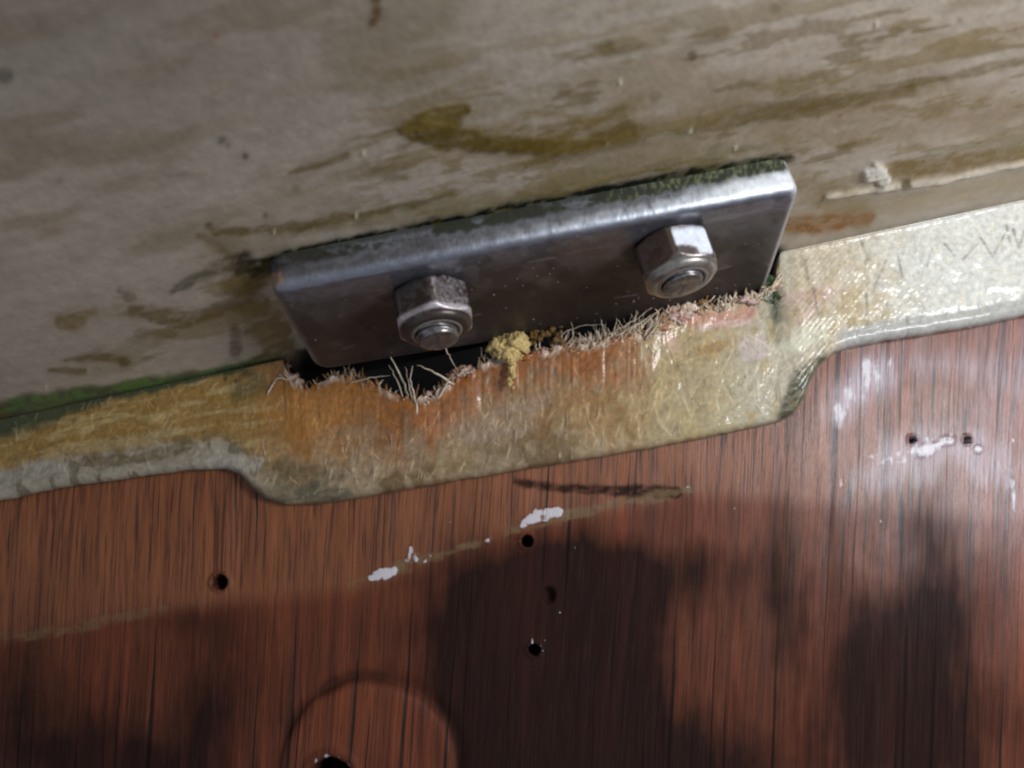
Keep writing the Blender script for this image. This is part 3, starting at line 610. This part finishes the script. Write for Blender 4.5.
    # mould and dirt on the upper edge face, then a painted lip highlight
    d = Y-(290-(X-269)*.193)         # below/above the front arris
    up = sst(.3, .8, side)*(nv[None] > .4)
    al = up*sst(-14, -24, d+9*(n2-.5))*sst(.40, .54, n1+.22*sst(540, 680, X)+.12*n3)
    al = np.maximum(al, up*sst(-24, -31, d+6*(n3-.5))*.9)
    gcol = mixc(np.ones(X.shape+(3,))*lin(40, 42, 28), lin(92, 98, 66), sst(.5, .7, n3)*sst(520, 700, X))
    c = c*(1-al[..., None])+gcol*al[..., None]; met = met*(1-al); ro = ro*(1-al)+.75*al
    st([(300, 266, 12), (268, 264, 8), (350, 256, 8)], lin(56, 50, 46), .7, 6, 8, 10, .3, .5, msk=up)
    st([(271, 280, 6), (277, 279, 5)], lin(164, 124, 90), .9, 3, 3, 11, 0, .5, msk=sst(.15, .4, side))
    lb = up*sst(-18, -10, d+4*(n2-.5))*sst(380, 640, X); c = mixc(c, lin(222, 228, 236), lb*.65*sst(.3, .6, n2+.3*n3)[...]); met = met*(1-.35*lb)  # bright highlight along the lip painted into the steel colour
    wp = up*sst(-3, -8, d)*0+up*sst(660, 750, X+30*(n2-.5))*(1-al); c = mixc(c, lin(228, 232, 234), wp*.9); met = met*(1-wp*.8); ro = ro*(1-wp)+.4*wp
    rt = (side > .2)*(nu[None] > .6)*1.0; c = mixc(c, lin(150, 146, 146), rt*.6); met = met*(1-.5*rt)
    st([(775, 222, 3)], lin(30, 20, 16), .9, 2, 1.5, 12, 0); st([(806, 217, 1)], lin(30, 20, 16), .9, 2, 1.5, 12, 0)
    P = P+PN*((.0025*(n1-.5))*face)[..., None]-np.array(PV)*(((n3-.5)*.0016*up))[..., None]
    F = grid_faces(*X.shape, wrap=True); F.append(tuple(np.arange(N)+(X.shape[0]-1)*N))
    m = attr_mat('worn_steel', 0.16, 40, 0.10, 0.003, 60, stretch=(1, 1.6, 1))
    F = F[:-1]
    Mp = MP
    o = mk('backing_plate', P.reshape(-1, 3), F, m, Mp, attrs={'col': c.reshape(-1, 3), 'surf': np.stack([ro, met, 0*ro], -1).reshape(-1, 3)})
    tag(o, 'thick stained steel backing plate with rounded corners bolted under the grey painted deck', 'metal plate')
build_plate()

# ------------------------------------------------------------------ lock nuts on threaded studs
NUTM = attr_mat('nut_steel', 0.18, 60, 0.12, 0.003, 80)
def build_nut(px, py, ang, H, label, kind):
    u0, v0 = plate_uv(px, py, H)
    M = frame(ppt(np.array(u0), np.array(v0), np.array(0.)), PU, PV, PN)
    e = empty('lock_nut', M); tag(e, label, 'nut', 'lock nuts on the steel plate')
    N = 240; th = np.linspace(0, 2*math.pi, N, endpoint=False); a = .093
    # angle measured from +v (up in the photo) towards +u
    loc = (th-ang) % (math.pi/3); hexr = a/np.cos(loc-math.pi/6)
    rc = a/math.cos(math.pi/6)
    hs = H-.015
    prof = [(0.0, None, -.012), (.010, None, 0), (.018, None, 0)]
    rings = []
    for z in np.linspace(0, hs, 26):
        lim = rc-.004-max(0, (.014-z))*1.6-max(0, z-(hs-.010))*1.2
        r = np.minimum(hexr, lim); rings.append((r, z))
    for z, r in ((hs+.001, .090), (hs+.002, .0865), (hs+.006, .0855), (hs+.010, .083), (hs+.013, .078), (H, .072), (H+.0005, .066), (H-.002, .0615), (H-.008, .0585), (H-.02, .058)): rings.append((np.minimum(hexr, r), z))
    R = np.array([r for r, z in rings]); Z = np.array([np.zeros(N)+z for r, z in rings]); TH_ = np.repeat(th[None], len(rings), 0)
    U = u0+R*np.sin(TH_); W = v0+R*np.cos(TH_); P = ppt(U, W, Z); X, Y = proj(P)
    n1 = fbm(X*.12, Y*.12, 4, 170+kind); n2 = fbm(X*.4, Y*.4, 3, 171)
    c = np.ones(X.shape+(3,))*(lin(122, 114, 110) if kind == 0 else lin(136, 130, 126)); met = np.ones(X.shape)*.95; ro = .26+.2*n1
    dirt = sst(.42, .6, n1)*(.85 if kind == 0 else .7); c = mixc(c, lin(52, 36, 28), dirt); met = met*(1-.5*dirt)
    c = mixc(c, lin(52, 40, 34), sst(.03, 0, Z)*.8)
    if kind == 1:
        # pale patch on the flat that faces up and right, brown on the flat that faces left
        am = (TH_-ang) % (2*math.pi); flat = (am < math.pi/3)
        edge = np.minimum(am, math.pi/3-am)
        k = flat*sst(.012+.006*(n2-.5), .03, Z+.02*(n1-.5))*sst(hs-.002, hs-.012, Z)*sst(.02, .07, edge)
        spot = 1-sst(3, 6, seg_dist(X, Y, [(680, 252, 3), (692, 253, 3)])+3*(n2-.5)); k = k*(1-spot)
        c = mixc(c, lin(226, 232, 240), k*.95); met = met*(1-k*.85); ro = ro*(1-k)+.38*k
        lf = (am > math.pi*5/3)*sst(hs, hs-.01, Z)*1.0; c = mixc(c, lin(84, 60, 46), lf*.75); met = met*(1-.6*lf)
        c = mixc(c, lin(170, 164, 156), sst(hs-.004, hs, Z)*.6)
    else:
        am = (TH_-ang) % (2*math.pi); rt = (am < math.pi/3)*sst(hs-.002, hs-.01, Z)
        c = mixc(c, lin(176, 166, 170), rt*sst(.4, .6, n2)*.6)
        endf = sst(hs-.002, hs+.004, Z)*.7; c = mixc(c, lin(60, 48, 42), endf); met = met*(1-.3*endf); ro = ro+.1*endf
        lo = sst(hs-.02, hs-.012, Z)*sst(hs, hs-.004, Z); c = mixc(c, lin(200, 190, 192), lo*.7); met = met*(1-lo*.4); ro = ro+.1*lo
    body = mk('nut_body', P.reshape(-1, 3), grid_faces(*X.shape, wrap=True), NUTM, M, e, {'col': c.reshape(-1, 3), 'surf': np.stack([ro, met, 0*ro], -1).reshape(-1, 3)})
    # threaded stud
    NS = 72; ths = np.linspace(0, 2*math.pi, NS, endpoint=False); zt = H+(.012 if kind else .024)
    rg = []
    zz = np.linspace(-.01, zt-.004, 60)
    for z in zz:
        ph = (z/.0175-ths/(2*math.pi)) % 1.0; rg.append((.0545-.0085*np.abs(2*ph-1), z+0*ths))
    for r, z in ((.047, zt-.001), (.044, zt), (.03, zt+.0004), (.012, zt-.001), (.001, zt-.0015)): rg.append((r+0*ths, z+.0015*(vn(ths*3, ths*0+r*90, 3)-.5)))
    R = np.array([a for a, b in rg]); Z = np.array([b for a, b in rg]); T2 = np.repeat(ths[None], len(rg), 0)
    P = ppt(u0+R*np.sin(T2), v0+R*np.cos(T2), Z); X, Y = proj(P); n1 = fbm(X*.25, Y*.25, 4, 180)
    c = np.ones(X.shape+(3,))*lin(150, 146, 144); d = sst(.45, .6, n1)*.7; c = mixc(c, lin(50, 40, 36), d)
    mk('threaded_stud', P.reshape(-1, 3), grid_faces(*X.shape, wrap=True), NUTM, M, e, {'col': c.reshape(-1, 3), 'surf': np.stack([.25+.2*n1, .95-.5*d, 0*n1], -1).reshape(-1, 3)})
    # locking collar insert between nut and stud
    rg = [(.0665, H-.006), (.0665, H-.001), (.064, H+.002), (.058, H+.002), (.0545, H-.001), (.0545, H-.012)]
    P = np.array([[ppt(np.array(u0+r*math.sin(t)), np.array(v0+r*math.cos(t)), np.array(z)) for t in ths] for r, z in rg])
    mk('insert_ring', P.reshape(-1, 3), grid_faces(len(rg), NS, wrap=True), plain_mat('ring_plastic', lin(120, 112, 104), .35, .3, 60, .1), M, e)
    return e
NUT1 = build_nut(437, 333, math.radians(4), .120, 'dull scratched lock nut on the left half of the steel plate, above the yellow crumb', 0)
NUT2 = build_nut(683, 282, math.radians(-14), .120, 'lock nut with one pale flat on the right half of the steel plate', 1)

# ------------------------------------------------------------------ frayed fibres and crumbs along the torn edge
glass = plain_mat('glass_fibre', lin(216, 204, 184), .35, .35, 80, .1, c2=lin(170, 140, 104)); amber = plain_mat('amber_fibre', lin(170, 120, 62), .35, .4, 60, .1)
def strand(pts, r, off, jit=.0):
    """pts in photo proportions; off = height above the laminate, one per point"""
    xs = [p[0] for p in pts]; ys = [p[1] for p in pts]; n = 12
    s = np.linspace(0, 1, n); k = np.linspace(0, 1, len(pts))
    x = np.interp(s, k, xs); y = np.interp(s, k, ys); o = np.interp(s, k, off)
    ker = np.array([.25, .5, .25])
    for _ in range(2): x[1:-1] = np.convolve(x, ker, 'valid'); y[1:-1] = np.convolve(y, ker, 'valid')
    P = fib_pt(x, y, o)+RNG.normal(0, .0011, (n, 3))
    return tube(P, np.linspace(r, r*.2, n), 5)
SP = [([(408, 396), (403, 378), (394, 362), (391, 349)], .0042, [.0, .03, .07, .1]), ([(404, 400), (400, 385), (393, 370)], .003, [.0, .03, .06]),
      ([(418, 416), (417, 398), (412, 386), (416, 371)], .005, [.01, .03, .05, .06]), ([(412, 400), (411, 388), (409, 372)], .003, [.01, .03, .06]),
      ([(455, 386), (440, 378), (421, 371)], .0055, [.02, .05, .07]), ([(438, 400), (446, 390), (452, 380)], .006, [.01, .03, .04]),
      ([(622, 336), (640, 326), (658, 316)], .004, [.01, .04, .06]), ([(634, 334), (648, 322), (660, 313)], .0035, [.01, .03, .05]), ([(643, 338), (650, 328), (657, 318)], .003, [.02, .03, .05]), ([(605, 336), (625, 330), (650, 315)], .003, [.01, .05, .07]), ([(612, 340), (634, 329), (648, 325)], .0028, [.02, .05, .05]), ([(645, 342), (655, 330), (661, 316)], .004, [.02, .03, .04]),
      ([(572, 344), (573, 335), (571, 327)], .004, [.0, .03, .05]), ([(560, 338), (580, 330), (604, 330)], .0025, [.03, .05, .05]), ([(680, 306), (690, 298), (693, 288)], .005, [.0, .03, .04]), ([(684, 310), (690, 300), (700, 292)], .004, [0, .02, .04]),
      ([(448, 352), (452, 362), (458, 372)], .003, [.10, .06, .02]), ([(350, 385), (372, 380), (392, 378)], .003, [.02, .03, .03]), ([(500, 356), (500, 348), (504, 338)], .003, [.02, .03, .05]),
      ([(268, 396), (280, 376), (300, 388), (306, 402)], .004, [.01, .02, .01, .01])]
for p, r, o in SP:
    v, f = strand(p, r*.85, o); mk('fibre_strand', v, f, glass, None, LAM)
parts = []; parts2 = []
for k in range(330):
    x = random.choice((random.uniform(288, 780), random.gauss(670, 60), random.gauss(600, 40)))
    if not 288 < x < 778: continue
    y = float(top(x))+random.uniform(-1, 9)
    if x > 662 and random.random() < .6: continue
    L = random.uniform(3, 14)*(.3+1.5*float(vn(np.array(x*.09), np.array(3.), 9)))*(1.3 if x > 580 else 1); a = math.radians(random.gauss(60 if x > 560 else 95, 42))
    dx, dy = math.cos(a)*L, -math.sin(a)*L
    q = strand([(x, y), (x+dx*.5+random.uniform(-2, 2), y+dy*.5), (x+dx, y+dy)], random.uniform(.0012, .0036), [.004, .01+random.uniform(0, .02), random.uniform(0, .035)])
    (parts if random.random() < (.85 if x > 560 else .6) else parts2).append(q)
for k in range(150):
    x = random.choice((random.gauss(380, 14), random.gauss(350, 14), random.gauss(455, 10))); y = float(top(x))+random.uniform(-1, 5); L = random.uniform(4, 9); a = math.radians(random.gauss(90, 50))
    (parts2 if random.random() < .5 else parts).append(strand([(x, y), (x+math.cos(a)*L*.5, y-math.sin(a)*L*.5), (x+math.cos(a)*L, y-math.sin(a)*L)], random.uniform(.002, .004), [0, .01, random.uniform(0, .03)]))
for k in range(110):
    x = random.choice((random.uniform(650, 775), random.uniform(560, 660))); y = float(top(x))+random.uniform(0, 5); L = random.uniform(4, 18); a = math.radians(random.gauss(75, 34))
    q = strand([(x, y), (x+math.cos(a)*L*.6, y-math.sin(a)*L*.6), (x+math.cos(a)*L, y-math.sin(a)*L)], random.uniform(.004, .009), [-.002, .008, random.uniform(-.01, .03)]); parts.append(q)
o = mk('frayed_fibres', *join(parts), glass, None, LAM); o['kind'] = 'stuff'
o = mk('resin_slivers', *join(parts2), amber, None, LAM); o['kind'] = 'stuff'
# long strands that lie in the resin
parts = []
for k in range(90):
    x = random.uniform(250, 800) if k < 80 else random.uniform(800, 1020); y0 = float(top(x))+8; y1 = float(np.interp(x, OX, OY))-10
    if y1 < y0+10: continue
    y = random.uniform(y0, y1); L = random.uniform(8, 26); a = math.radians(random.gauss(80, 22))
    dx, dy = math.cos(a)*L/2, -math.sin(a)*L/2
    parts.append(strand([(x-dx, y-dy), (x+random.uniform(-2.5, 2.5), y), (x+dx, y+dy)], random.uniform(.0006, .0012), [.001, .004, .001]))
o = mk('embedded_fibres', *join(parts), glass, None, LAM); o['kind'] = 'stuff'
import bmesh
def blob(center, r, seed, amp=.35, sub=3, sq=(1, 1, 1), fr=3.0):
    bm = bmesh.new(); bmesh.ops.create_icosphere(bm, subdivisions=sub, radius=1.0)
    v = np.array([q.co[:] for q in bm.verts]); f = [[a.index for a in q.verts] for q in bm.faces]; bm.free()
    n = fbm(v[:, 0]*fr+v[:, 2]*2.1+50, v[:, 1]*fr+v[:, 2]*1.7+50, 4, seed)-.5+.6*(fbm(v[:, 0]*fr*3+90, v[:, 2]*fr*3+v[:, 1]*4+50, 3, seed+5)-.5)
    v = v*(1+2*amp*n)[:, None]*r; v = v*np.array(sq)
    return list(v[:, 0:1]*GX+v[:, 1:2]*G+v[:, 2:3]*FN+center), f
# resin-white crumbs along the tear
flake = plain_mat('dried_resin', lin(206, 186, 172), .35, .3, 50, .5, c2=lin(150, 100, 80))
for k, lst in enumerate((((284, 374, 5), (289, 380, 6), (297, 384, 5), (303, 393, 5), (287, 368, 4)), ((452, 380, 6), (460, 376, 6), (468, 372, 7), (476, 370, 5), (444, 386, 4), (458, 370, 4)), ((520, 362, 5), (528, 358, 7), (538, 354, 6), (546, 352, 4)), ((575, 345, 6), (584, 342, 5), (592, 338, 4)), ((430, 392, 4), (440, 388, 4)), ((672, 312, 8), (680, 316, 7), (690, 311, 5)), ((742, 298, 5), (750, 301, 5), (732, 302, 4)))):
    ps = [blob(fib_pt(float(x)+random.uniform(-3, 3), float(y)+random.uniform(-2, 2), .004), r/345.*random.uniform(.5, 1.1), k*7+i, .85, 4, (1.5, .9, .7), 3.5) for i, (x, y, r) in enumerate(lst)]
    mk('resin_flake', *join(ps), flake, None, LAM)
# pale chips in the crease on the right
for k, (x, y, r) in enumerate(((798, 340, 9), (806, 345, 7), (300, 428, 3.5))):
    mk('resin_flake', *blob(fib_pt(float(x), float(y), -.002), r/345., 60+k, .4, 3, (1, .9, .35)), plain_mat('pale_chip', lin(206, 202, 182), .4, .2, 50, .4), None, LAM)
# yellow crumb: a spongy head on a short tail
def crumb(name, lst, mat, seed, label, off):
    ps = [blob(fib_pt(float(x), float(y), off+random.uniform(-.006, .012)), r/345., seed+i, .75, 3, (1, 1, .8), 4.0) for i, (x, y, r) in enumerate(lst)]
    o = mk(name, *join(ps), mat, None); tag(o, label, 'debris'); return o
yel = plain_mat('yellow_foam', lin(236, 212, 148), .8, .4, 120, .9, c2=lin(186, 152, 84)); oli = plain_mat('olive_shavings', lin(140, 104, 50), .8, .4, 80, .9, c2=lin(84, 62, 28))
L1 = [(510+11*math.sqrt(1-(k_ := random.uniform(-1, 1))**2)*random.uniform(-1.6, 1.6), 348+k_*15, random.uniform(1.3, 2.4)) for _ in range(260)]+[(508+random.uniform(-5, 5), 335+random.uniform(-4, 4), 2.4) for _ in range(7)]+[(512+random.uniform(-2, 2), 362+k*2.6, 4.2-.22*k) for k in range(12)]
L1 = [(min(max(x, 489), 531), min(max(y, 329), 366) if i < 260 else y, r) for i, (x, y, r) in enumerate(L1)]
L1 += [(508, 345, 12), (517, 348, 12), (501, 350, 11), (511, 355, 11), (514, 340, 9)]
crumb('foam_crumb', L1, yel, 300, 'bright yellow spongy crumb with a short tail standing on the torn edge below the plate', .035)
L2 = [(548+random.gauss(0, 6), 335+random.gauss(0, 5), random.uniform(1.8, 3.4)) for _ in range(22)]+[(543+k*1.2, 325-k*.6, 2.2) for k in range(6)]+[(556+k, 336+k*1.6, 2.4) for k in range(7)]+[(534+random.uniform(-3, 3), 342+random.uniform(-5, 5), 2.2) for _ in range(9)]
crumb('wood_shaving', L2, oli, 400, 'curled olive brown shaving just right of the yellow crumb on the torn edge', .03)
# green algae tufts
alg = plain_mat('algae', lin(84, 108, 66), .85, .5, 90, .8, c2=lin(42, 50, 30))
def tuft(lst, label, off, spikes):
    ps = [blob(fib_pt(float(x), float(y), off), r/345., 500+i, .6, 3, (1, 1.1, .6), 4) for i, (x, y, r) in enumerate(lst)]
    for _ in range(spikes):
        x, y, r = random.choice(lst); a = math.radians(random.gauss(90, 40)); L = random.uniform(5, 12)
        ps.append(strand([(x, y), (x+math.cos(a)*L*.5, y-math.sin(a)*L*.5), (x+math.cos(a)*L, y-math.sin(a)*L)], .0025, [off+.01, off+.02, off+.025]))
    o = mk('algae_tuft', *join(ps), alg, None); tag(o, label, 'algae'); return o
tuft([(772, 282, 7), (776, 292, 8), (774, 304, 6), (770, 290, 6), (774, 298, 6), (768, 302, 4), (777, 286, 5), (779, 300, 5), (764, 296, 3)], 'dark green algae tuft in the tear under the right end of the plate', -.012, 10)
tuft([(233, 377, 5), (240, 372, 5), (226, 380, 4), (243, 378, 4), (236, 384, 3)], 'green algae tuft in the crease left of the steel plate', -.01, 4)
